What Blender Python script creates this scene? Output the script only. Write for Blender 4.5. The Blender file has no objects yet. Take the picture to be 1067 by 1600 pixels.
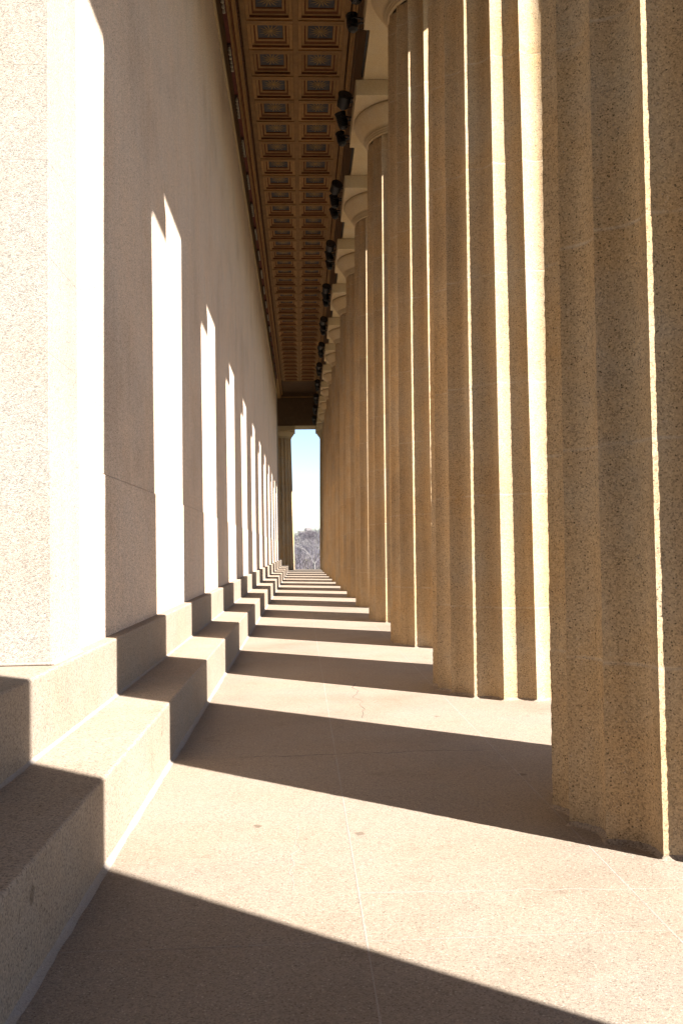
import bpy, bmesh, math, random
from math import sin, cos, pi, radians
from mathutils import Vector, Matrix
random.seed(7)
SC = bpy.context.scene
COL = SC.collection

# ------------------------------------------------------------ camera, world, sun, exposure
F_PX, YAW, PITCH, ROLL = 1366.14, 0.04627, 0.04307, -0.01677
CAM = Vector((-2.26914, 0.0, 1.41422))
cd = bpy.data.cameras.new('camera'); cam = bpy.data.objects.new('camera', cd); COL.objects.link(cam)
cd.sensor_fit = 'VERTICAL'; cd.sensor_height = 36; cd.sensor_width = 24; cd.lens = 36 * F_PX / 1600
cd.clip_start = 0.05; cd.clip_end = 6000
Fw = Vector((sin(YAW) * cos(PITCH), cos(YAW) * cos(PITCH), sin(PITCH)))
Rt = Vector((cos(YAW), -sin(YAW), 0)); Up = Rt.cross(Fw)
Rt, Up = Rt * cos(ROLL) + Up * sin(ROLL), Up * cos(ROLL) - Rt * sin(ROLL)
M = Matrix((Rt, Up, -Fw)).transposed().to_4x4(); M.translation = CAM
cam.matrix_world = M
SC.camera = cam

SUN = Vector((1.0, -0.822, 1.097)).normalized()
world = bpy.data.worlds.new('World'); SC.world = world; world.use_nodes = True
wn = world.node_tree.nodes; wl = world.node_tree.links
bg = wn['Background']
sky = wn.new('ShaderNodeTexSky'); sky.sky_type = 'NISHITA'; sky.sun_disc = False
sky.sun_elevation = math.asin(SUN.z); sky.sun_rotation = math.atan2(SUN.x, SUN.y)
sky.air_density = .85; sky.dust_density = .15; sky.ozone_density = 1.0
wl.new(sky.outputs[0], bg.inputs[0]); bg.inputs[1].default_value = 0.05
sd = bpy.data.lights.new('sun', 'SUN'); sd.energy = 5.0; sd.angle = radians(0.53); sd.color = (1.0, 0.965, 0.91)
sun = bpy.data.objects.new('sun', sd); COL.objects.link(sun)
sun.rotation_euler = SUN.to_track_quat('Z', 'Y').to_euler(); sun.location = (30, -25, 40)
SC.view_settings.view_transform = 'Standard'; SC.view_settings.look = 'None'
SC.view_settings.exposure = 2.13; SC.view_settings.gamma = 1.0; SC.view_settings.use_curve_mapping = False
try:
    SC.cycles.max_bounces = 10; SC.cycles.diffuse_bounces = 7
except Exception: pass

# ------------------------------------------------------------ materials
def nm(name):
    m = bpy.data.materials.new(name); m.use_nodes = True
    nt = m.node_tree; b = nt.nodes['Principled BSDF']
    return m, nt, b
def mixrgb(nt, fac, a, b, mode='MIX'):
    n = nt.nodes.new('ShaderNodeMix'); n.data_type = 'RGBA'; n.blend_type = mode
    for sock, v in ((n.inputs[0], fac), (n.inputs[6], a), (n.inputs[7], b)):
        if isinstance(v, (int, float)): sock.default_value = v
        elif isinstance(v, tuple): sock.default_value = (*v, 1)
        else: nt.links.new(v, sock)
    return n.outputs[2]
def ramp(nt, src, stops):
    n = nt.nodes.new('ShaderNodeValToRGB'); e = n.color_ramp.elements
    while len(e) < len(stops): e.new(0.5)
    for q, (p, c) in zip(e, stops):
        q.position = p; q.color = (*c, 1) if isinstance(c, tuple) else (c, c, c, 1)
    nt.links.new(src, n.inputs[0]); return n.outputs[0]
def tex(nt, kind, vec, scale, detail=3, rough=.55, **kw):
    n = nt.nodes.new(kind); nt.links.new(vec, n.inputs['Vector']); n.inputs['Scale'].default_value = scale
    if kind == 'ShaderNodeTexNoise':
        n.inputs['Detail'].default_value = detail; n.inputs['Roughness'].default_value = rough
    for k, v in kw.items(): setattr(n, k, v)
    return n
def coords(nt, stretch=(1, 1, 1), rnd=True):
    t = nt.nodes.new('ShaderNodeTexCoord'); mp = nt.nodes.new('ShaderNodeMapping')
    mp.inputs['Scale'].default_value = stretch
    nt.links.new(t.outputs['Object'], mp.inputs['Vector'])
    if rnd:
        oi = nt.nodes.new('ShaderNodeObjectInfo'); mu = nt.nodes.new('ShaderNodeVectorMath'); mu.operation = 'SCALE'
        mu.inputs[0].default_value = (37.1, 53.7, 71.3); nt.links.new(oi.outputs['Random'], mu.inputs[3])
        nt.links.new(mu.outputs[0], mp.inputs['Location'])
    return mp.outputs[0]
def wcoords(nt, stretch=(1, 1, 1)):
    g_ = nt.nodes.new('ShaderNodeNewGeometry'); mp = nt.nodes.new('ShaderNodeMapping'); mp.inputs['Scale'].default_value = stretch
    nt.links.new(g_.outputs['Position'], mp.inputs['Vector']); return mp.outputs[0]
def aggregate(name, base, warm, grey, dark=(.05, .035, .02), light=(.52, .46, .38), grain=120, speck=.5,
              streak=0.0, stain=0.0, bump=.5, rnd=True, pits=.5, joints=False, patch=0.0):
    """exposed aggregate concrete: fine pebbles in a cream matrix, weathered in soft patches"""
    m, nt, b = nm(name)
    v = wcoords(nt)
    big = tex(nt, 'ShaderNodeTexNoise', v, 1.3, 4, .6)
    mid = tex(nt, 'ShaderNodeTexNoise', v, 7, 4, .65)
    c = mixrgb(nt, ramp(nt, big.outputs[0], [(.36, 0.0), (.64, 1.0)]), warm, grey)
    c = mixrgb(nt, ramp(nt, mid.outputs[0], [(.3, .0), (.7, .75)]), c, base)
    # individual pebbles
    vo = tex(nt, 'ShaderNodeTexVoronoi', v, grain)
    sep = nt.nodes.new('ShaderNodeSeparateColor'); nt.links.new(vo.outputs['Color'], sep.inputs[0])
    peb = ramp(nt, sep.outputs[0], [(0.0, .35), (.2, .72), (.5, 1.0), (.8, 1.12), (1.0, 1.38)])
    c2 = mixrgb(nt, speck, c, peb, 'MULTIPLY')
    vo2 = tex(nt, 'ShaderNodeTexVoronoi', v, grain * .55)
    sep2 = nt.nodes.new('ShaderNodeSeparateColor'); nt.links.new(vo2.outputs['Color'], sep2.inputs[0])
    dk = nt.nodes.new('ShaderNodeMath'); dk.operation = 'MULTIPLY'
    nt.links.new(ramp(nt, sep2.outputs[1], [(.90, 0.0), (.93, 1.0)]), dk.inputs[0])
    nt.links.new(ramp(nt, vo2.outputs['Distance'], [(.28, 1.0), (.42, 0.0)]), dk.inputs[1])
    dks = nt.nodes.new('ShaderNodeMath'); dks.operation = 'MULTIPLY'; dks.inputs[1].default_value = pits
    nt.links.new(dk.outputs[0], dks.inputs[0])
    c3 = mixrgb(nt, dks.outputs[0], c2, dark)
    lt = nt.nodes.new('ShaderNodeMath'); lt.operation = 'MULTIPLY'
    nt.links.new(ramp(nt, sep2.outputs[2], [(.93, 0.0), (.95, 1.0)]), lt.inputs[0])
    nt.links.new(ramp(nt, vo2.outputs['Distance'], [(.2, .4), (.36, 0.0)]), lt.inputs[1])
    c4 = mixrgb(nt, lt.outputs[0], c3, light)
    if streak:
        vs = wcoords(nt, (5, 5, .18))
        st = tex(nt, 'ShaderNodeTexNoise', vs, 1.6, 5, .6)
        s = ramp(nt, st.outputs[0], [(.3, (1 - streak, 1 - streak, 1 - streak)), (.6, (1.0, 1.0, 1.0)), (.8, (1.06, 1.05, 1.03))])
        c4 = mixrgb(nt, 1.0, c4, s, 'MULTIPLY')
    if stain:
        sn = tex(nt, 'ShaderNodeTexNoise', v, 2.6, 8, .75)
        s = ramp(nt, sn.outputs[0], [(.27, (1 - stain, 1 - stain * 1.02, 1 - stain)), (.40, (1.0, 1.0, 1.0))])
        c4 = mixrgb(nt, 1.0, c4, s, 'MULTIPLY')
        sp = tex(nt, 'ShaderNodeTexVoronoi', v, 1.7)
        sp2 = tex(nt, 'ShaderNodeTexNoise', v, 22, 3, .6)
        ad = nt.nodes.new('ShaderNodeMath'); ad.operation = 'MULTIPLY_ADD'; ad.inputs[1].default_value = .10
        nt.links.new(sp2.outputs[0], ad.inputs[0]); nt.links.new(sp.outputs['Distance'], ad.inputs[2])
        s = ramp(nt, ad.outputs[0], [(.085, (.6, .57, .55)), (.105, (1.0, 1.0, 1.0))])
        c4 = mixrgb(nt, 1.0, c4, s, 'MULTIPLY')
    if patch:
        pn = tex(nt, 'ShaderNodeTexNoise', v, .55, 6, .62)
        s = ramp(nt, pn.outputs[0], [(.32, (1 - patch, 1 - patch * 1.1, 1 - patch * 1.2)), (.5, (1.0, 1.0, 1.0)), (.72, (1 + patch * .3,) * 3)])
        c4 = mixrgb(nt, 1.0, c4, s, 'MULTIPLY')
    if joints:
        sx = nt.nodes.new('ShaderNodeSeparateXYZ'); nt.links.new(v, sx.inputs[0])
        def mth(op, a, k):
            n = nt.nodes.new('ShaderNodeMath'); n.operation = op; nt.links.new(a, n.inputs[0]); n.inputs[1].default_value = k; return n.outputs[0]
        zz = mth('FRACT', mth('DIVIDE', mth('ADD', sx.outputs[2], .2057 + 1.0557 / 2), 1.0557), 0)
        dist = mth('ABSOLUTE', mth('SUBTRACT', zz, .5), 0)
        line = ramp(nt, dist, [(.003, .38), (.011, 0.0)])
        lm = nt.nodes.new('ShaderNodeMath'); lm.operation = 'MULTIPLY'
        nt.links.new(line, lm.inputs[0]); nt.links.new(ramp(nt, mid.outputs[0], [(.35, .1), (.6, 1.0)]), lm.inputs[1])
        c4 = mixrgb(nt, lm.outputs[0], c4, light)
    nt.links.new(c4, b.inputs['Base Color'])
    b.inputs['Roughness'].default_value = .88; b.inputs['Specular IOR Level'].default_value = .25
    fine = tex(nt, 'ShaderNodeTexNoise', v, grain * 1.6, 2, .6)
    hh = nt.nodes.new('ShaderNodeMath'); hh.operation = 'MULTIPLY_ADD'; hh.inputs[1].default_value = -.8
    nt.links.new(vo.outputs['Distance'], hh.inputs[0]); nt.links.new(fine.outputs[0], hh.inputs[2])
    bp = nt.nodes.new('ShaderNodeBump'); bp.inputs['Strength'].default_value = bump; bp.inputs['Distance'].default_value = .004
    nt.links.new(hh.outputs[0], bp.inputs['Height'])
    wv = nt.nodes.new('ShaderNodeBump'); wv.inputs['Strength'].default_value = .35; wv.inputs['Distance'].default_value = .012
    nt.links.new(mid.outputs[0], wv.inputs['Height']); nt.links.new(bp.outputs[0], wv.inputs['Normal'])
    nt.links.new(wv.outputs[0], b.inputs['Normal'])
    return m
def paint(name, col, rough=.7, var=.25, scale=6, metal=0.0, spec=.3):
    m, nt, b = nm(name)
    v = coords(nt)
    n = tex(nt, 'ShaderNodeTexNoise', v, scale, 5, .65)
    s = ramp(nt, n.outputs[0], [(.3, 1 - var), (.7, 1.0)])
    oi = nt.nodes.new('ShaderNodeObjectInfo')
    s = mixrgb(nt, 1.0, s, ramp(nt, oi.outputs['Random'], [(0, 1 - var * .7), (1, 1 + var * .3)]), 'MULTIPLY')
    nt.links.new(mixrgb(nt, 1.0, col, s, 'MULTIPLY'), b.inputs['Base Color'])
    b.inputs['Roughness'].default_value = rough; b.inputs['Metallic'].default_value = metal
    b.inputs['Specular IOR Level'].default_value = spec
    bp = nt.nodes.new('ShaderNodeBump'); bp.inputs['Strength'].default_value = .2; bp.inputs['Distance'].default_value = .003
    nt.links.new(n.outputs[0], bp.inputs['Height']); nt.links.new(bp.outputs[0], b.inputs['Normal'])
    return m

MAT = dict(
    column=aggregate('golden_aggregate', (.425, .308, .177), (.44, .29, .143), (.39, .308, .212), grain=145, speck=.7, streak=.16, bump=.35, pits=.8, joints=True, patch=.18),
    capital=aggregate('capital_stone', (.45, .345, .20), (.41, .30, .165), (.42, .34, .23), grain=140, speck=.3, bump=.3, pits=.3),
    wall=aggregate('wall_aggregate', (.63, .495, .38), (.64, .48, .355), (.60, .49, .40), grain=125, speck=.8, streak=.07, bump=.35, rnd=False, pits=.6, patch=.16),
    anta=aggregate('anta_aggregate', (.335, .295, .25), (.335, .285, .235), (.32, .292, .26), grain=165, speck=.7, streak=.08, bump=.5, pits=.8, patch=.1),
    step=aggregate('step_aggregate', (.29, .228, .17), (.285, .215, .155), (.276, .228, .183), grain=140, speck=.65, stain=.22, bump=.4, pits=.6, patch=.15),
    floor=aggregate('floor_aggregate', (.250, .197, .149), (.246, .188, .138), (.24, .197, .158), grain=165, speck=.5, stain=.3, bump=.3, pits=.5, patch=.16),
    mortar=aggregate('pale_mortar', (.28, .23, .185), (.27, .225, .185), (.25, .225, .215), grain=200, speck=.3, bump=.5, pits=.2),
    crack=aggregate('crack_dirt', (.09, .07, .06), (.08, .06, .05), (.1, .08, .07), grain=200, speck=.5, bump=.5),
    ochre=paint('ochre_ceiling_paint', (.42, .245, .092), var=.3, scale=5),
    dull_ochre=paint('dull_rib_paint', (.33, .19, .072), var=.3, scale=5),
    sienna=paint('sienna_ceiling_paint', (.20, .078, .028), var=.3, scale=9),
    brown=paint('umber_frieze_paint', (.17, .10, .05), var=.3, scale=3),
    red=paint('oxide_red_band', (.14, .03, .02), var=.3),
    slate=paint('slate_blue_panel', (.10, .104, .118), var=.35, scale=14),
    gold=paint('gold_ray_paint', (.36, .24, .10), var=.2),
    white=paint('white_gutta_paint', (.5, .46, .38), var=.2),
    soot=paint('dark_bead_paint', (.09, .055, .045), var=.3),
    asphalt=paint('park_asphalt', (.075, .07, .066), rough=.9, var=.3, scale=9),
    black=paint('black_lamp_enamel', (.005, .005, .006), rough=.5, var=.2, spec=.4),
    lens=paint('lamp_lens', (.06, .06, .065), rough=.15, var=.1, spec=.6),
)

# ------------------------------------------------------------ mesh helpers
def me_from(name, vs, fs, mats, fm=None, smooth=False):
    me = bpy.data.meshes.new(name); me.from_pydata(vs, [], fs)
    for m in mats: me.materials.append(m)
    if fm: me.polygons.foreach_set('material_index', fm)
    if smooth: me.polygons.foreach_set('use_smooth', [True] * len(me.polygons))
    me.update(); return me
def ob(name, me, parent=None, loc=(0, 0, 0), rot=(0, 0, 0)):
    o = bpy.data.objects.new(name, me); COL.objects.link(o); o.location = loc; o.rotation_euler = rot
    if parent: o.parent = parent
    return o
def thing(name, label, cat, loc=(0, 0, 0), rot=(0, 0, 0), group=None, kind=None):
    o = ob(name, None, None, loc, rot); o.empty_display_size = .3
    if label: o['label'] = label
    if cat: o['category'] = cat
    if group: o['group'] = group
    if kind: o['kind'] = kind
    return o
_bc = {}
def box_me(sx, sy, sz, m, bev=.006, name='block'):
    k = (round(sx, 4), round(sy, 4), round(sz, 4), m.name, bev)
    if k in _bc: return _bc[k]
    bm = bmesh.new(); bmesh.ops.create_cube(bm, size=1)
    bmesh.ops.scale(bm, vec=(sx, sy, sz), verts=bm.verts)
    if bev: bmesh.ops.bevel(bm, geom=bm.edges[:], offset=bev, segments=2 if bev > .008 else 1, affect='EDGES', profile=.5)
    me = bpy.data.meshes.new(name); bm.to_mesh(me); bm.free(); me.materials.append(m)
    _bc[k] = me; return me
def box(name, x0, x1, y0, y1, z0, z1, m, parent=None, bev=.006):
    """a bevelled block between two corners (world coordinates; parents here stand at the origin unless offset)"""
    c = Vector(((x0 + x1) / 2, (y0 + y1) / 2, (z0 + z1) / 2))
    if parent: c = c - parent.location
    return ob(name, box_me(x1 - x0, y1 - y0, z1 - z0, m, bev, name), parent, c)
def prism(name, pts, y0, y1, m, parent=None, seg=1):
    """an X-Z outline run along Y"""
    n = len(pts); vs = []; fs = []
    for k in range(seg + 1):
        y = (y0 + (y1 - y0) * k / seg) - y0
        vs += [(x, y, z) for x, z in pts]
    for k in range(seg):
        for i in range(n):
            j = (i + 1) % n; fs.append((k * n + i, k * n + j, (k + 1) * n + j, (k + 1) * n + i))
    fs += [tuple(range(n - 1, -1, -1)), tuple(seg * n + i for i in range(n))]
    me = me_from(name, vs, fs, [m])
    bm = bmesh.new(); bm.from_mesh(me); bmesh.ops.recalc_face_normals(bm, faces=bm.faces); bm.to_mesh(me); bm.free()
    loc = Vector((0, y0, 0))
    if parent: loc -= parent.location
    return ob(name, me, parent, loc)
def tube(vs, fs, a, b, r0, r1, n=8, cap=True):
    a = Vector(a); b = Vector(b); d = (b - a).normalized()
    u = d.orthogonal().normalized(); w = d.cross(u); i0 = len(vs)
    for p, r in ((a, r0), (b, r1)):
        for k in range(n):
            t = 2 * pi * k / n; q = p + u * cos(t) * r + w * sin(t) * r; vs.append(tuple(q))
    for k in range(n):
        j = (k + 1) % n; fs.append((i0 + k, i0 + j, i0 + n + j, i0 + n + k))
    if cap: fs.append(tuple(i0 + k for k in range(n - 1, -1, -1))); fs.append(tuple(i0 + n + k for k in range(n)))
def lathe(vs, fs, prof, n=32, axis_origin=(0, 0, 0)):
    i0 = len(vs); ox, oy, oz = axis_origin
    for r, z in prof:
        for k in range(n): vs.append((ox + r * cos(2 * pi * k / n), oy + r * sin(2 * pi * k / n), oz + z))
    for i in range(len(prof) - 1):
        for k in range(n):
            j = (k + 1) % n; fs.append((i0 + i * n + k, i0 + i * n + j, i0 + (i + 1) * n + j, i0 + (i + 1) * n + k))

# ------------------------------------------------------------ measured plan (metres; X across, Y along the gallery)
BAY = 4.296; Y1 = 4.583
COLY = {n: Y1 + BAY * (n - 1) for n in range(0, 15)}
COLY[-1] = COLY[0] - 3.68; COLY[15] = COLY[14] + 3.69
H_COL = 10.43; AB_H = .314; AB_A = 1.10
S1X, H1, S2X, H2, WX = -3.175, .40, -3.604, .805, -3.716
ANT0, ANT1 = 4.93, 55.4
PLAT0, PLAT1 = .3, 60.2
ZC = 12.90

# ------------------------------------------------------------ ground, stylobate, floor
g = me_from('ground', [(-900, -900, -1.62), (900, -900, -1.62), (900, 1500, -1.62), (-900, 1500, -1.62)], [(0, 1, 2, 3)], [])
gm, nt, b = nm('winter_lawn')
v = coords(nt, rnd=False)
n1 = tex(nt, 'ShaderNodeTexNoise', v, .06, 6, .6); n2 = tex(nt, 'ShaderNodeTexNoise', v, 6, 6, .7)
c = mixrgb(nt, ramp(nt, n1.outputs[0], [(.4, 0.0), (.6, 1.0)]), (.07, .065, .03), (.11, .09, .05))
nt.links.new(mixrgb(nt, 1.0, c, ramp(nt, n2.outputs[0], [(.3, .6), (.7, 1.1)]), 'MULTIPLY'), b.inputs['Base Color'])
b.inputs['Roughness'].default_value = .95
g.materials.append(gm)
go = ob('ground', g); go['kind'] = 'structure'
# paved walk round the temple
walk = box('pavement', -24, 7.5, -12, 73, -1.70, -1.60, MAT['asphalt'], None, .01); walk['kind'] = 'structure'
# three outer steps below the floor level
sty = thing('stylobate', None, None, kind='structure')
for i in range(3):
    e = 1.02 + .70 * i + (0.4 if i else 0)
    top = -.012 - .53 * i if i else -.012
    y0, y1 = COLY[-1] - e, COLY[15] + e
    box('stylobate_course', -22.4 - e, e, y0, y1, top - .53, top - (.0 if i else .0), MAT['step'], sty, .012)
floor = thing('floor', None, None, kind='structure')
XJ = [-5.4, S1X - .012, -2.055, -.94, .04, 1.02]
YJ = [3.215 + 2.89 * k for k in range(-3, 22)]; YJ[0] = COLY[-1] - 1.02; YJ[-1] = COLY[15] + 1.02
YJ = [y for y in YJ if y <= COLY[15] + 1.02]
rr = random.Random(3)
for i in range(len(XJ) - 1):
    for k in range(len(YJ) - 1):
        gap = .0004
        if i == 0 and YJ[k + 1] > PLAT0 + .3 and YJ[k] < PLAT1 - .5: continue
        dz = rr.uniform(-.0003, .0003)
        box('paving_slab', XJ[i] + gap, XJ[i + 1] - gap, YJ[k] + gap, YJ[k + 1] - gap, -.25, dz, MAT['floor'], floor, .0009)
def ribbon(name, pts, w, z, m, parent, h=.0008):
    vs = []; fs = []
    for i, (x, y) in enumerate(pts):
        a = Vector(pts[max(0, i - 1)]); c_ = Vector(pts[min(len(pts) - 1, i + 1)]); d = (c_ - a).normalized(); n = Vector((-d.y, d.x))
        ww = w * rr.uniform(.45, 1.3) / 2
        vs += [(x + n.x * ww, y + n.y * ww, z), (x - n.x * ww, y - n.y * ww, z), (x, y, z + h)]
    for i in range(len(pts) - 1):
        a = 3 * i; fs += [(a, a + 2, a + 5, a + 3), (a + 2, a + 1, a + 4, a + 5)]
    me = me_from(name, vs, fs, [m]); return ob(name, me, parent)
def wiggle(x0, y0, x1, y1, n, amp, seed):
    q = random.Random(seed); out = []; dy = 0
    for i in range(n + 1):
        t = i / n; dy = dy * .8 + q.uniform(-amp, amp)
        off = dy * math.sin(pi * t) ** .5 if 0 < t < 1 else 0
        if abs(x1 - x0) > abs(y1 - y0): out.append((x0 + (x1 - x0) * t, y0 + (y1 - y0) * t + off))
        else: out.append((x0 + (x1 - x0) * t + off, y0 + (y1 - y0) * t))
    return out
ribbon('crack_filler', wiggle(-2.05, 3.66, -.5, 3.60, 40, .012, 1), .010, .0005, MAT['mortar'], floor, .0004)
ribbon('crack_filler', wiggle(-2.31, 4.6, -2.33, 3.72, 40, .012, 2), .005, .0005, MAT['mortar'], floor, .0004)
if 0: ribbon('crack_filler', wiggle(-2.45, 3.70, -2.05, 3.66, 12, .006, 9), .007, .0005, MAT['mortar'], floor, .0004)
ribbon('crack', wiggle(-2.62, 6.11, -1.0, 6.12, 44, .022, 3), .009, .0005, MAT['crack'], floor, .0003)
ribbon('crack', wiggle(-1.72, 9.3, -1.78, 7.4, 30, .03, 4), .007, .0005, MAT['crack'], floor, .0003)
if 0: ribbon('crack', wiggle(-.97, 6.6, -.90, 5.25, 18, .008, 5), .010, .0018, MAT['crack'], floor, .001)

for xj in (-2.055, -.94):
    ribbon('joint_filler', wiggle(xj, 2.0, xj, 34.0, 260, .0, 11), .009, .0005, MAT['mortar'], floor, .0003)
for yj_ in (3.215, 6.105, 8.995):
    ribbon('joint_filler', wiggle(S1X + .03, yj_, -.2, yj_, 60, .0015, 12), .006, .0005, MAT['mortar'], floor, .0003)
# ------------------------------------------------------------ two steps below the inner wall
def worn_block(name, x0, x1, y0, y1, z0, z1, parent, seed):
    """a long step block whose rounded nose is worn and nicked along its length"""
    q = random.Random(seed); step = .02 if y0 < 14 else .08; n = max(2, int((y1 - y0) / step)); vs = []; fs = []; wob = 0.0; chip = 0.0
    for k in range(n + 1):
        y = (y1 - y0) * k / n; wob = wob * .85 + q.uniform(-.0009, .0009)
        chip = max(0.0, chip - .0035) if chip else (q.uniform(.004, .011) if q.random() < .012 else 0.0)
        e = min(1.0, min(k, n - k) / 1.0) ; rd = .013 + abs(wob) * 2 + chip + (0 if e else .006)
        a = wob
        vs += [(x0, y, z0), (x1, y, z0), (x1, y, z0 + .02), (x1 + a * .5, y, z1 - rd), (x1 - rd * .12, y, z1 - rd * .55), (x1 - rd * .32, y, z1 - rd * .27), (x1 - rd * .6, y, z1 - rd * .08), (x1 - rd * 1.1, y, z1), (x0, y, z1)]
    m = 9
    for k in range(n):
        for i in range(m):
            j = (i + 1) % m; fs.append((k * m + i, k * m + j, (k + 1) * m + j, (k + 1) * m + i))
    fs += [tuple(range(m - 1, -1, -1)), tuple(n * m + i for i in range(m))]
    me = me_from(name, vs, fs, [MAT['step']])
    bm = bmesh.new(); bm.from_mesh(me); bmesh.ops.recalc_face_normals(bm, faces=bm.faces); bm.to_mesh(me); bm.free()
    return ob(name, me, parent, (0, y0, 0))
steps = thing('stone_steps', 'two long pale aggregate steps running along the foot of the inner wall on the left', 'steps')
yj = [PLAT0, ANT0 + .02] + [ANT0 + .02 + 4.25 * k for k in range(1, 13)] + [PLAT1]
for k in range(len(yj) - 1):
    if yj[k + 1] - yj[k] < .2: continue
    gap = .0008
    worn_block('step_block', -6.0, S1X, yj[k] + gap, yj[k + 1] - gap, -.2, H1, steps, 10 + k)
    worn_block('step_block', -6.0, S2X, yj[k] + gap, yj[k + 1] - gap, H1 + .003, H2, steps, 40 + k)
def fillet(name, x, z, w, y0, y1, parent, m=MAT['mortar'], seed=0):
    q = random.Random(seed); n = int((y1 - y0) / .06); n = min(n, 420); vs = []; fs = []
    for k in range(n + 1):
        y = y0 + (y1 - y0) * (k / n) ** 1.5; a = w * q.uniform(.8, 1.15)
        vs += [(x - .004, y, z + a), (x + a * .22, y, z + a * .32), (x + a, y, z + .001)]
    for k in range(n):
        a = 3 * k; fs += [(a, a + 1, a + 4, a + 3), (a + 1, a + 2, a + 5, a + 4)]
    return ob(name, me_from(name, vs, fs, [m], smooth=True), parent)
fillet('mortar_fillet', S1X, 0.0, .027, PLAT0, PLAT1, steps, seed=1)
fillet('mortar_fillet', S2X, H1, .02, PLAT0, PLAT1, steps, seed=2)

# ------------------------------------------------------------ cella: long wall, antae, porches
wall = thing('temple_wall', 'tall pale inner wall on the left with slanting bands of sunlight between column shadows', 'wall')
box('wall_base_course', WX - 1.1, WX + .012, ANT0 + .64, ANT1 - .64, H2 - .05, 1.997, MAT['wall'], wall, .006)
box('wall_face', WX - 1.1, WX, ANT0 + .64, ANT1 - .64, 1.998, 11.30, MAT['wall'], wall, .006)
prism('wall_cap_moulding', [(WX - 1.0, 11.302), (WX + .012, 11.302), (WX + .035, 11.34), (WX + .035, 11.44), (WX + .0, 11.48), (WX - 1.0, 11.48)], ANT0, ANT1, MAT['capital'], wall)
AX = WX + .045
zc = [H2 + .002, 1.999] + [1.999 + .55 * k for k in range(1, 18)]; zc[-1] = 11.30
for (a, b2) in ((ANT0, ANT0 + .637), (ANT1 - .637, ANT1)):
    for k in range(len(zc) - 1):
        box('anta_block', AX - 1.25, AX + (.012 if k == 0 else 0), a - (.012 if k == 0 and a == ANT0 else 0), b2, zc[k] + .0001, zc[k + 1] - .0001, MAT['anta'], wall, .0007)
vs = []; 
fillet('mortar_fillet', AX + .012, H2, .024, ANT0 - .012, ANT0 + .64, wall, seed=5)
q = box('mortar_fillet', AX - 1.25, AX + .03, ANT0 - .034, ANT0 - .012, H2, H2 + .018, MAT['mortar'], wall, .006)
# porch platform and cross walls deeper in the temple
plat = box('porch_floor', -19, -5.99, PLAT0 + .01, PLAT1 - .01, -.2, H2 - .01, MAT['step'], None, .01); plat['kind'] = 'structure'
for y, lab in ((9.2, 'cross wall closing the near porch behind the end of the long wall'), (50.2, 'cross wall closing the far porch at the east end')):
    cw = box('cross_wall', -19, WX - 1.2, y, y + 1.3, H2, 12.8, MAT['wall'], None, .01); cw['label'] = lab; cw['category'] = 'wall'

# painted band above the wall: fascia, red taenia, regulae with pegs, mouldings
Y0C, Y1C = COLY[-1] + .9, COLY[15] - .95
prism('painted_fascia', [(WX - 1.0, 11.482), (WX + .008, 11.482), (WX + .008, 12.36), (WX - 1.0, 12.36)], ANT0, ANT1, MAT['brown'], wall)
prism('red_band', [(WX - 1.0, 12.36), (WX + .085, 12.36), (WX + .085, 12.45), (WX - 1.0, 12.45)], ANT0, ANT1, MAT['red'], wall)
gv = []; gf = []
lathe(gv, gf, [(.001, -.075), (.034, -.07), (.026, 0.0)], 10)
gutta = me_from('gutta', gv, gf, [MAT['white']], smooth=True)
reg = box_me(.06, .98, .055, MAT['soot'], .004, 'regula')
y = 18.95 - 2.148 * 6
while y < ANT1 - .6:
    r_ = ob('regula', reg, wall, (WX + .045, y, 12.332))
    if y < 44:
        for k in range(6): ob('gutta', gutta, r_, (0.004, -.41 + .164 * k, -.026))
    y += 2.148
def moulding(pts, m, parent, name='moulding', y0=Y0C, y1=Y1C): return prism(name, pts, y0, y1, m, parent)

ceil = thing('coffered_ceiling', 'brown and ochre coffered ceiling with two rows of square coffers and blue rayed panels', 'ceiling')
L = WX
moulding([(L - .3, 12.45), (L + .105, 12.45), (L + .13, 12.50), (L + .13, 12.56), (L - .3, 12.56)], MAT['ochre'], ceil)
moulding([(L - .3, 12.56), (L + .15, 12.56), (L + .175, 12.62), (L + .175, 12.67), (L - .3, 12.67)], MAT['sienna'], ceil)
moulding([(L - .3, 12.67), (L + .205, 12.67), (L + .25, 12.75), (L + .25, 12.78), (L - .3, 12.78)], MAT['ochre'], ceil)
moulding([(L - .3, 12.78), (L + .265, 12.78), (L + .265, 12.88), (L - .3, 12.88)], MAT['soot'], ceil)
R = -.95
moulding([(R + .003, 10.62), (R - .010, 10.62), (R - .010, 11.955), (R + .003, 11.955)], MAT['brown'], ceil, 'painted_fascia')
moulding([(R + .3, 11.96), (R - .02, 11.96), (R - .02, 12.36), (R + .3, 12.36)], MAT['brown'], ceil)
moulding([(R + .3, 12.36), (R - .045, 12.36), (R - .055, 12.42), (R - .055, 12.5), (R + .3, 12.5)], MAT['ochre'], ceil)
moulding([(R + .3, 12.5), (R - .04, 12.5), (R - .04, 12.62), (R + .3, 12.62)], MAT['sienna'], ceil)
moulding([(R + .3, 12.62), (R - .07, 12.62), (R - .085, 12.7), (R - .085, 12.78), (R + .3, 12.78)], MAT['ochre'], ceil)
moulding([(R + .3, 12.78), (R - .06, 12.78), (R - .06, 12.88), (R + .3, 12.88)], MAT['soot'], ceil)
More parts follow.
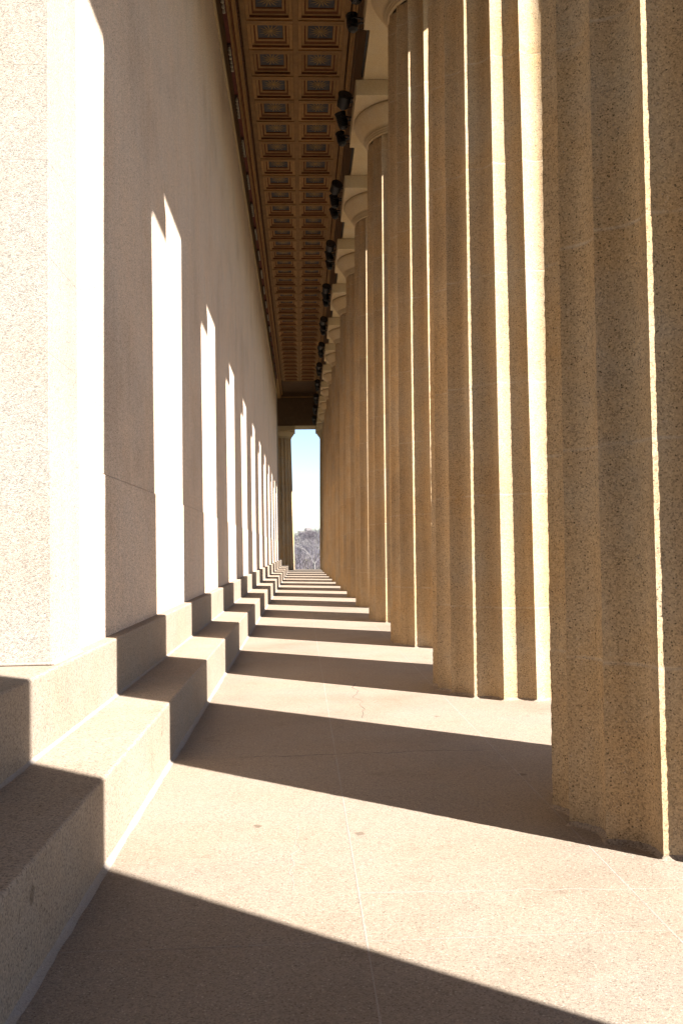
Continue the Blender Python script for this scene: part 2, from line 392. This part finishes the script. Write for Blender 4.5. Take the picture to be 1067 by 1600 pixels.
# bead rows
bv = []; bf = []
for x in (L + .27, R - .064):
    y = 6.0
    while y < 58:
        s = len(bv); w = .035
        for dx, dy, dz in ((-.014, -w, 0), (.014, -w, 0), (.014, w, 0), (-.014, w, 0)): bv.append((x + dx, y + dy, 12.81 + dz))
        for dx, dy, dz in ((-.014, -w, .05), (.014, -w, .05), (.014, w, .05), (-.014, w, .05)): bv.append((x + dx, y + dy, 12.81 + dz))
        bv.append((x, y, 12.795))
        bf += [(s, s + 1, s + 8), (s + 1, s + 2, s + 8), (s + 2, s + 3, s + 8), (s + 3, s, s + 8), (s, s + 4, s + 5, s + 1), (s + 1, s + 5, s + 6, s + 2), (s + 2, s + 6, s + 7, s + 3), (s + 3, s + 7, s + 4, s)]
        y += .14
bo = ob('bead_row', me_from('bead_row', bv, bf, [MAT['sienna']]), ceil); bo['kind'] = 'stuff'
# coffers
PIT = 1.122; XM = -2.235; YR = 18.60
def coffer_mesh():
    prof = [(.4995, 0.0), (.4995, .03), (.425, .025), (.42, .035), (.42, .08), (.365, .08), (.36, .09), (.33, .12), (.285, .135), (.275, .165)]
    mi = [0, 0, 1, 1, 0, 1, 1, 0, 1]
    vs = []; fs = []; fm = []
    for h, z in prof: vs += [(-h, -h, z), (h, -h, z), (h, h, z), (-h, h, z)]
    for i in range(len(prof) - 1):
        for k in range(4):
            j = (k + 1) % 4; fs.append((4 * i + k, 4 * (i + 1) + k, 4 * (i + 1) + j, 4 * i + j)); fm.append(mi[i])
    return me_from('coffer', vs, fs, [MAT['ochre'], MAT['sienna']], fm)
def rosette_mesh():
    vs = [(-.28, -.28, .166), (.28, -.28, .166), (.28, .28, .166), (-.28, .28, .166)]; fs = [(3, 2, 1, 0)]; fm = [0]
    for k in range(14):
        t = 2 * pi * k / 14 + .02; ln = .26 if k % 2 == 0 else .22
        u = Vector((cos(t), sin(t), 0)); w = Vector((-sin(t), cos(t), 0)); s = len(vs)
        for rad, ww, z in ((.05, .008, .158), (ln * .6, .016, .146), (ln, .004, .158)):
            for sg in (-1, 1): vs.append(tuple(u * rad + w * ww * sg + Vector((0, 0, z))))
        fs += [(s, s + 1, s + 3, s + 2), (s + 2, s + 3, s + 5, s + 4)]; fm += [1, 1]
    s = len(vs)
    for k in range(10): vs.append((.055 * cos(2 * pi * k / 10), .055 * sin(2 * pi * k / 10), .155))
    vs.append((0, 0, .13))
    for k in range(10): fs.append((s + k, s + (k + 1) % 10, s + 10)); fm.append(1)
    return me_from('rosette', vs, fs, [MAT['slate'], MAT['gold']], fm)
cof = coffer_mesh(); ros = rosette_mesh()
ribm = box_me(2 * .4995, .121, .06, MAT['dull_ochre'], .004, 'ceiling_rib')
k0, k1 = -19, 36
for k in range(k0, k1):
    yc = YR + PIT * (k + .5)
    for sx in (-1, 1):
        c_ = ob('coffer', cof, ceil, (XM + sx * PIT / 2, yc, ZC)); ob('rosette', ros, c_)
        ob('ceiling_rib', ribm, ceil, (XM + sx * PIT / 2, YR + PIT * k, ZC + .03))
        if k == k1 - 1: ob('ceiling_rib', ribm, ceil, (XM + sx * PIT / 2, YR + PIT * (k + 1), ZC + .03))
ya, yb = YR + PIT * k0 - .06, YR + PIT * k1 + .06
for x in (XM - PIT, XM, XM + PIT): box('ceiling_beam', x - .0595, x + .0595, ya, yb, ZC - .004, ZC + .06, MAT['dull_ochre'], ceil, .004)
box('ceiling_panel', L - .3, R + .3, yb, Y1C + .2, ZC - .02, ZC + .1, MAT['brown'], ceil, .004)
box('ceiling_panel', L - .3, R + .3, COLY[-1] - .9, ya, ZC - .02, ZC + .1, MAT['brown'], ceil, .004)
box('ceiling_backing', L - .3, R + .3, ya, yb, ZC + .19, ZC + .3, MAT['brown'], ceil, 0)
box('ceiling_panel', -22.3, L - .31, COLY[-1] - .9, COLY[15] + .9, ZC - .02, ZC + .1, MAT['brown'], ceil, .004)

# ------------------------------------------------------------ entablature and roof
ent = thing('entablature', 'pale stone beams spanning the column capitals along the right side', 'entablature')
ys = sorted(COLY.values()); ys[0] -= .95; ys[-1] += .95
for i in range(len(ys) - 1):
    a, b2 = ys[i] + .002, ys[i + 1] - .002
    box('architrave_block', .003, .95, a, b2, H_COL + .001, 11.78, MAT['capital'], ent, .004)
    box('architrave_block', -.95, -.003, a, b2, H_COL + .001, 11.78, MAT['capital'], ent, .004)
box('frieze', -.9, .9, ys[0], ys[-1], 11.784, 13.13, MAT['capital'], ent, .01)
box('cornice', -.9, 1.65, ys[0] - .7, ys[-1] + .7, 13.134, 13.7, MAT['capital'], ent, .02)
for yc, nm_ in ((COLY[-1], 'west'), (COLY[15], 'east')):
    e2 = thing('end_entablature', 'stone beam closing the %s of the gallery above the end columns' % ('far end' if nm_ == 'east' else 'near end, behind the viewpoint'), 'entablature')
    xs = [-22.3, -20.5, -16.56, -12.27, -7.97, -3.68, -.952]
    for i in range(len(xs) - 1): box('architrave_block', xs[i] + .002, xs[i + 1] - .002, yc - .95, yc + .95, H_COL + .001, 11.78, MAT['capital'], e2, .004)
    box('frieze', -22.3, -.952, yc - .93, yc + .93, 11.784, 13.13, MAT['brown'] if 0 else MAT['capital'], e2, .01)
    box('cornice', -22.3, -.902, yc - 1.6, yc + 1.6, 13.134, 13.7, MAT['capital'], e2, .02)
    s = -1 if nm_ == 'east' else 1
    yi = yc + s * .955
    box('painted_fascia', L - .2, -.955, min(yi, yi + s * .04), max(yi, yi + s * .04), 10.46, 12.5, MAT['brown'], e2, .004)
    box('red_band', L - .2, -.955, min(yi, yi + s * .07), max(yi, yi + s * .07), 12.504, 12.57, MAT['ochre'], e2, .004)
    box('painted_fascia', L - .2, -.955, min(yi, yi + s * .05), max(yi, yi + s * .05), 12.574, 12.87, MAT['brown'], e2, .004)
roof = thing('temple_roof', 'shallow pitched stone roof hidden above the colonnade ceiling', 'roof')
rv = [(1.7, ys[0] - .7, 13.72), (1.7, ys[-1] + .7, 13.72), (-23.5, ys[0] - .7, 13.72), (-23.5, ys[-1] + .7, 13.72), (-10.9, ys[0] - .7, 17.2), (-10.9, ys[-1] + .7, 17.2)]
ob('roof_shell', me_from('roof_shell', rv, [(0, 1, 5, 4), (2, 4, 5, 3), (0, 4, 2), (1, 3, 5), (0, 2, 3, 1)], [MAT['capital']]), roof)

# thin black strip along the inner beam edge between the abaci
stripv = []; stripf = []
for i in range(3, 15):
    a, b2 = COLY[i] + AB_A + .03, (COLY[i + 1] if i < 14 else COLY[15]) - AB_A - .03
    c_ = box('dark_strip', -.995, -.963, a, b2, H_COL + .02, H_COL + .11, MAT['black'], ent, .004)

# ------------------------------------------------------------ columns
NF = 20
def rad(z): t = z / 9.55; return .952 - .140 * t + .014 * sin(pi * t)
def flute_ring(R_, seg, jit=None):
    out = []; c = 2 * R_ * sin(pi / NF); dep = c * .27
    for f in range(NF):
        a0 = 2 * pi * (f + .5) / NF
        p0 = Vector((cos(a0), sin(a0))) * R_; a1 = a0 + 2 * pi / NF; p1 = Vector((cos(a1), sin(a1))) * R_
        mid = (p0 + p1).normalized() if (p0 + p1).length else p0
        for k in range(seg):
            t = k / seg
            # flattened arris then elliptical hollow
            s = 4 * t * (1 - t); hollow = dep * (s ** .9)
            p = p0.lerp(p1, t) - mid * hollow
            if k == 0: p = p0 * (1 - .0035 / R_ + (jit() if jit else 0))
            out.append(p)
    return out
def drum_mesh(z0, z1, seg, rings, seed=None, chip=0):
    q = random.Random(seed); vs = []; fs = []
    zs = [z0 + .0002] + [z0 + .004 + (z1 - z0 - .008) * k / (rings - 1) for k in range(rings)] + [z1 - .0002]
    n = NF * seg
    walk_ = [0.0] * NF
    for i, z in enumerate(zs):
        sh = .9988 if i in (0, len(zs) - 1) else 1
        for f in range(NF): walk_[f] = walk_[f] * .25 + q.uniform(-1, 1) * chip
        it = iter(walk_ + [0]) 
        pts = flute_ring(rad(z) * sh, seg, (lambda: next(it)) if chip else None)
        vs += [(p.x, p.y, z - z0) for p in pts]
    for i in range(len(zs) - 1):
        for k in range(n):
            j = (k + 1) % n; fs.append((i * n + k, i * n + j, (i + 1) * n + j, (i + 1) * n + k))
    m = len(vs); fs.append(tuple(range(n - 1, -1, -1))); fs.append(tuple(m - n + k for k in range(n)))
    me = me_from('drum', vs, fs, [MAT['column']])
    # smooth hollows, sharp arrises
    me.polygons.foreach_set('use_smooth', [True] * (len(me.polygons) - 2) + [False] * 2)
    at = me.attributes.new('sharp_edge', 'BOOLEAN', 'EDGE')
    flags = []
    for e in me.edges:
        a, b_ = e.vertices
        flags.append((a % n) % seg == 0 and (b_ % n) == (a % n))
    at.data.foreach_set('value', flags); me.update()
    return me
JZ = [0, .85, 1.91, 2.96, 4.02, 5.08, 6.13, 7.19, 8.24, 9.42]
drum_far = [drum_mesh(JZ[i], JZ[i + 1], 5, 3) for i in range(9)]
drum_near = [drum_mesh(JZ[i], JZ[i + 1], 10, 55 if i < 4 else 16, seed=i, chip=.0026) for i in range(9)]
drum_near2 = [drum_mesh(JZ[i], JZ[i + 1], 10, 55 if i < 5 else 12, seed=40 + i, chip=.0026) for i in range(9)]
neck_me = drum_mesh(9.42, 9.62, 5, 2)
ev = []; ef = []
prof = [(.79, 9.60), (.825, 9.62), (.825, 9.635), (.81, 9.64), (.84, 9.655), (.84, 9.67), (.825, 9.675), (.858, 9.692), (.858, 9.708), (.85, 9.715), (.905, 9.775), (.965, 9.855), (1.015, 9.935), (1.055, 10.01), (1.075, 10.06), (1.07, 10.095), (1.04, 10.114), (.3, 10.114)]
lathe(ev, ef, prof, 56)
ech = me_from('echinus', ev, ef, [MAT['capital']], smooth=True)
abm = box_me(2 * AB_A, 2 * AB_A, AB_H - .004, MAT['capital'], .008, 'abacus')
def base_fillet():
    vs = []; fs = []; seg = 6; n = NF * seg; q = random.Random(5)
    r0 = flute_ring(rad(.03), seg); r1 = flute_ring(rad(0), seg)
    for p in r0: vs.append((p.x * .998, p.y * .998, .022 + q.uniform(-.003, .003)))
    for p in r1: d = p.normalized(); w = q.uniform(.009, .012); vs.append((p.x + d.x * w, p.y + d.y * w, .007))
    for p in r1: d = p.normalized(); w = q.uniform(.026, .038); vs.append((p.x + d.x * w, p.y + d.y * w, .0005))
    for i in range(2):
        for k in range(n):
            j = (k + 1) % n; fs.append((i * n + k, i * n + j, (i + 1) * n + j, (i + 1) * n + k)[::-1])
    return me_from('mortar_collar', vs, fs, [MAT['step']], smooth=True)
bfm = base_fillet()
ORD = {1: 'nearest', 2: 'second nearest', 3: 'third', 4: 'fourth', 5: 'fifth', 6: 'sixth', 7: 'seventh', 8: 'eighth', 9: 'ninth', 10: 'tenth', 11: 'eleventh', 12: 'twelfth', 13: 'thirteenth', 14: 'fourteenth', 15: 'fifteenth and last'}
def column(x, y, label, group, near=0, rz=0, drums=None):
    c_ = thing('fluted_column', label, 'column', (x, y, 0), (0, 0, rz), group)
    ds = drum_far if not near else (drum_near if near == 1 else drum_near2)
    for i, d in enumerate(ds): ob('drum', d, c_, (0, 0, JZ[i]))
    ob('neck', neck_me, c_, (0, 0, 9.42)); ob('echinus', ech, c_); ob('abacus', abm, c_, (0, 0, H_COL - AB_H / 2 - .002))
    ob('mortar_collar', bfm, c_)
    return c_
GC = 'fluted columns along the right side of the gallery'
for n, y in COLY.items():
    if n >= 1:
        lab = {1: 'nearest fluted golden column, cut off by the right edge of the picture', 2: 'second nearest fluted column, with wide sunlit flutes on its outer side'}.get(n)
        if not lab: lab = '%s fluted column of the right-hand row counting from the nearest' % ORD[n]
    else: lab = {0: 'fluted column beside the viewpoint that casts the foreground shadow', -1: 'corner fluted column behind the viewpoint'}[n]
    column(0, y, lab, GC, near=(1 if n in (1, 3) else 2 if n == 2 else 0), rz=(pi / 2) * (n % 4))
column(-3.72, COLY[15], 'fluted end column seen at the far end left of the sky gap', 'fluted columns across the far end')
column(-8.0, COLY[15], 'fluted end column hidden behind the far end of the wall', 'fluted columns across the far end')
column(-3.72, COLY[-1], 'fluted column of the near facade behind the viewpoint', 'fluted columns across the near end')
column(-8.0, COLY[-1], 'farther fluted column of the near facade behind the viewpoint', 'fluted columns across the near end')
for k, x in enumerate((-12.3, -16.6)):
    column(x, COLY[-1], ('third', 'fourth')[k] + ' column of the near facade, left of and behind the viewpoint', 'fluted columns across the near end')
for k, x in enumerate((-5.3, -9.2, -13.0)):
    pp = column(x, 1.75, ('first', 'second', 'third')[k] + ' column of the near porch, left of the viewpoint', 'columns of the near porch')
    pp.location.z = H2 - .01; pp.scale = (.86, .86, .915)
# far porch column behind the wall end
pc = column(-4.75, 58.6, 'porch column just beyond the far end of the long wall', None); pc.location.z = H2 - .01; pc.scale = (.86, .86, .915)

# ------------------------------------------------------------ spotlights under the beam
def lamp_round():
    v1 = []; f1 = []
    tube(v1, f1, (0, -.13, .02), (0, .10, -.02), .135, .125, 20)
    tube(v1, f1, (0, .10, -.02), (0, .15, -.03), .10, .07, 16)
    tube(v1, f1, (0, -.145, .022), (0, -.13, .02), .145, .145, 20)
    v2 = []; f2 = []; tube(v2, f2, (0, -.152, .023), (0, -.145, .022), .118, .118, 20)
    return (v1, f1, v2, f2)
def lamp_can(big):
    v1 = []; f1 = []; r = .11 if big else .095; h = .15 if big else .13
    tube(v1, f1, (0, 0, -h), (0, .0, h * .7), r * .92, r, 18)
    tube(v1, f1, (0, 0, h * .7), (0, 0, h), r * 1.06, r * 1.12, 18)
    tube(v1, f1, (0, 0, -h - .04), (0, 0, -h), r * .5, r * .8, 14)
    for k in range(4): tube(v1, f1, (0, 0, -h * .6 + .035 * k), (0, 0, -h * .6 + .035 * k + .012), r * 1.05, r * 1.05, 18)
    v2 = []; f2 = []; tube(v2, f2, (0, 0, h), (0, 0, h + .006), r * .95, r * .95, 18)
    return (v1, f1, v2, f2)
def yoke(r, reach):
    v = []; f = []
    for s in (-1, 1):
        tube(v, f, (0, s * (r + .015), 0), (reach * .55, s * (r + .015) * .55, .0), .018, .018, 6)
        tube(v, f, (0, s * (r - .02), 0), (0, s * (r + .03), 0), .03, .03, 8)
        tube(v, f, (reach * .55, s * (r + .015) * .55, 0), (reach, s * .05, 0), .016, .016, 6)
    tube(v, f, (reach * .55, -(r + .015) * .55, 0), (reach * .55, (r + .015) * .55, 0), .012, .012, 6)
    tube(v, f, (reach - .01, 0, 0), (reach + .02, 0, 0), .06, .06, 8)
    pts = [(0, .02, -.05), (.08, .06, -.13), (.18, .05, -.12), (reach - .02, .04, 0.02)]
    for a_, b_ in zip(pts, pts[1:]): tube(v, f, a_, b_, .008, .008, 5)
    return v, f
def mk(data, nm_, mat, smooth=False):
    return me_from(nm_, data[0], data[1], [mat])
KIND = []
for nm_, dat, r in (('round', lamp_round(), .135), ('large', lamp_can(True), .11), ('small', lamp_can(False), .10)):
    KIND.append((mk(dat[:2], 'lamp_housing', MAT['black']), mk(dat[2:], 'lens', MAT['lens']), mk(yoke(r, .29), 'mounting_bracket', MAT['black'])))
DESC = ['wide round black floodlight facing along the gallery', 'deep black spotlight, middle one of three', 'slim black spotlight, farthest one of three']
for n in range(3, 15):
    for k, (dy, tilt) in enumerate(((-.02, (radians(-18), 0, radians(12))), (.76, (radians(8), radians(-16), 0)), (1.60, (radians(-6), radians(-10), 0)))):
        x = -1.275 if k < 2 else -1.255
        t = thing('spotlight', '%s, beside the capital of the %s column' % (DESC[k], ORD[n]), 'spotlight', (x, COLY[n] + dy, 10.56), group='black spotlights hung along the beam')
        hs, ln, yk = KIND[k]
        q = random.Random(n * 7 + k)
        rt = (tilt[0] + q.uniform(-.1, .1), tilt[1] + q.uniform(-.1, .1), tilt[2] + q.uniform(-.15, .15))
        ho = ob('lamp_housing', hs, t, (0, 0, 0), rt); ob('lens', ln, ho)
        ob('mounting_bracket', yk, t, (0, 0, .03), (0, 0, 0))
        if k == 2:
            pass

# ------------------------------------------------------------ beyond the far end: bare winter trees and a pale building
def bark(name, col, var=.4): return paint(name, col, rough=.95, var=var, scale=3)
BK = [bark('hazed_grey_bark', (.135, .122, .14)), bark('hazed_brown_bark', (.13, .108, .12)), bark('pale_bark', (.24, .22, .21))]  # distance haze put into the grey and brown tones, lightened towards mauve
def tree_meshes(seed, H, mat, spread=1.0, depth=6):
    q = random.Random(seed); tv = []; tf = []; cv = []; cf = []
    def grow(p, d, ln, r, lev):
        vs, fs = (tv, tf) if lev == 0 else (cv, cf)
        nseg = 2 if lev < 3 else 1
        for s in range(nseg):
            d2 = (d + Vector((q.uniform(-1, 1), q.uniform(-1, 1), q.uniform(-.3, .6))) * .13).normalized()
            e = p + d2 * ln / nseg; r2 = r * (.82 if nseg == 2 else .6)
            tube(vs, fs, p, e, r, r2, 6 if lev < 2 else 3, cap=False)
            p, d, r = e, d2, r2
        if lev >= depth: return
        for c_ in range(3 if lev < 4 else 3):
            ax = Vector((q.uniform(-1, 1), q.uniform(-1, 1), q.uniform(-.5, .5))).normalized()
            nd = (d * q.uniform(.7, 1.1) + ax * q.uniform(.5, .95) * spread + Vector((0, 0, .12))).normalized()
            grow(p, nd, ln * q.uniform(.62, .86), max(r * q.uniform(.5, .72), .012), lev + 1)
    grow(Vector((0, 0, 0)), Vector((0, 0, 1)), H * .26, H * .02, 0)
    return me_from('trunk', tv, tf, [mat]), me_from('crown', cv, cf, [mat])
protos = [tree_meshes(11, 10, BK[0]), tree_meshes(12, 10, BK[1], 1.1), tree_meshes(13, 10, BK[0], .9), tree_meshes(14, 10, BK[2], .95, 5)]
def ray_x(u, Y): return CAM.x + (u - 471.2) / F_PX * Y
tq = random.Random(21)
TL = ['grey bare winter tree in the belt beyond the far end', 'brown bare winter tree in the belt beyond the far end', 'narrow grey bare tree in the belt beyond the far end', 'pale-barked bare tree standing out in the gap at the far end']
def tree(pi_, x, y, h, label=None):
    t = thing('bare_tree', label or TL[pi_], 'tree', (x, y, -1.62), (0, 0, tq.uniform(0, 6.28)), 'bare trees beyond the far end')
    s = h / 10; t.scale = (s, s, s)
    ob('trunk', protos[pi_][0], t); ob('crown', protos[pi_][1], t)
spots = []
for k in range(46):
    Y = 105 + 140 * (k / 46) + tq.uniform(-4, 4)
    u = tq.uniform(380, 620) if k % 3 else tq.uniform(462, 502)
    x = ray_x(u, Y)
    top = tq.uniform(812, 842)        # crown top in the far view
    h = 1.414 + 1.62 + (859.9 - top) / F_PX * Y
    tree(k % 3, x, Y, h)
tree(3, ray_x(490, 96), 96, 5.6)
for u, top, Y in ((494, 806, 170), (486, 814, 150), (470, 822, 135)): tree(1 if u == 486 else 0, ray_x(u, Y), Y, 3.03 + (859.9 - top) / F_PX * Y, {494: 'tallest hazy bare tree rising at the right edge of the far gap', 486: 'slim tall bare tree left of the tallest one in the far gap', 470: 'bare tree beside the end column in the far gap'}[u])
# brushwood mass that reads as one
bv = []; bf = []
sq = random.Random(31)
for k in range(26000):
    Y = sq.uniform(98, 180); x = ray_x(sq.uniform(330, 720), Y); z = -1.6 + abs(sq.gauss(0, 1)) * 1.3
    d = Vector((sq.uniform(-1, 1), sq.uniform(-1, 1), sq.uniform(-.2, 1.6))).normalized() * sq.uniform(.3, .9)
    w = Vector((sq.uniform(-1, 1), sq.uniform(-1, 1), 0)).normalized() * .022
    p = Vector((x, Y, z)); s = len(bv); bv += [tuple(p - w), tuple(p + w), tuple(p + d)]; bf.append((s, s + 1, s + 2))
bo = ob('undergrowth', me_from('undergrowth', bv, bf, [BK[1]])); bo['kind'] = 'stuff'; bo['label'] = 'grey brown brushwood filling the belt beneath the bare trees'; bo['category'] = 'undergrowth'
# pale building behind the trees
fb = thing('distant_building', 'pale flat-roofed building showing faintly above the bare trees', 'building', (ray_x(480, 300), 300, -1.6))
pm = paint('pale_render', (.24, .215, .21), var=.1); wm = paint('grey_glazing', (.15, .145, .165), rough=.3, var=.1)
ob('wall', box_me(5.5, 12, 9.6, pm, .05), fb, (0, 6, 4.8)); ob('roof_block', box_me(2.4, 6, 1.2, pm, .05), fb, (.6, 6, 10.2))
for i in range(4):
    for j in range(3): ob('window', box_me(.7, .1, 1.1, wm, .02), fb, (-1.95 + 1.3 * i, -.03, 2.3 + 2.9 * j))
# street-side ridge far away
hv = []; hf = []
hq = random.Random(8)
for i in range(41):
    x = -700 + 35 * i; z = 7 + 6 * sin(i * .5) + hq.uniform(-2, 2); hv += [(x, 760, -1.7), (x, 900, z), (x, 1100, z * .6)]
for i in range(40):
    a = 3 * i; hf += [(a, a + 3, a + 4, a + 1), (a + 1, a + 4, a + 5, a + 2)]
ho = ob('hills', me_from('hills', hv, hf, [bark('wooded_ridge', (.14, .13, .15))])); ho['kind'] = 'structure'
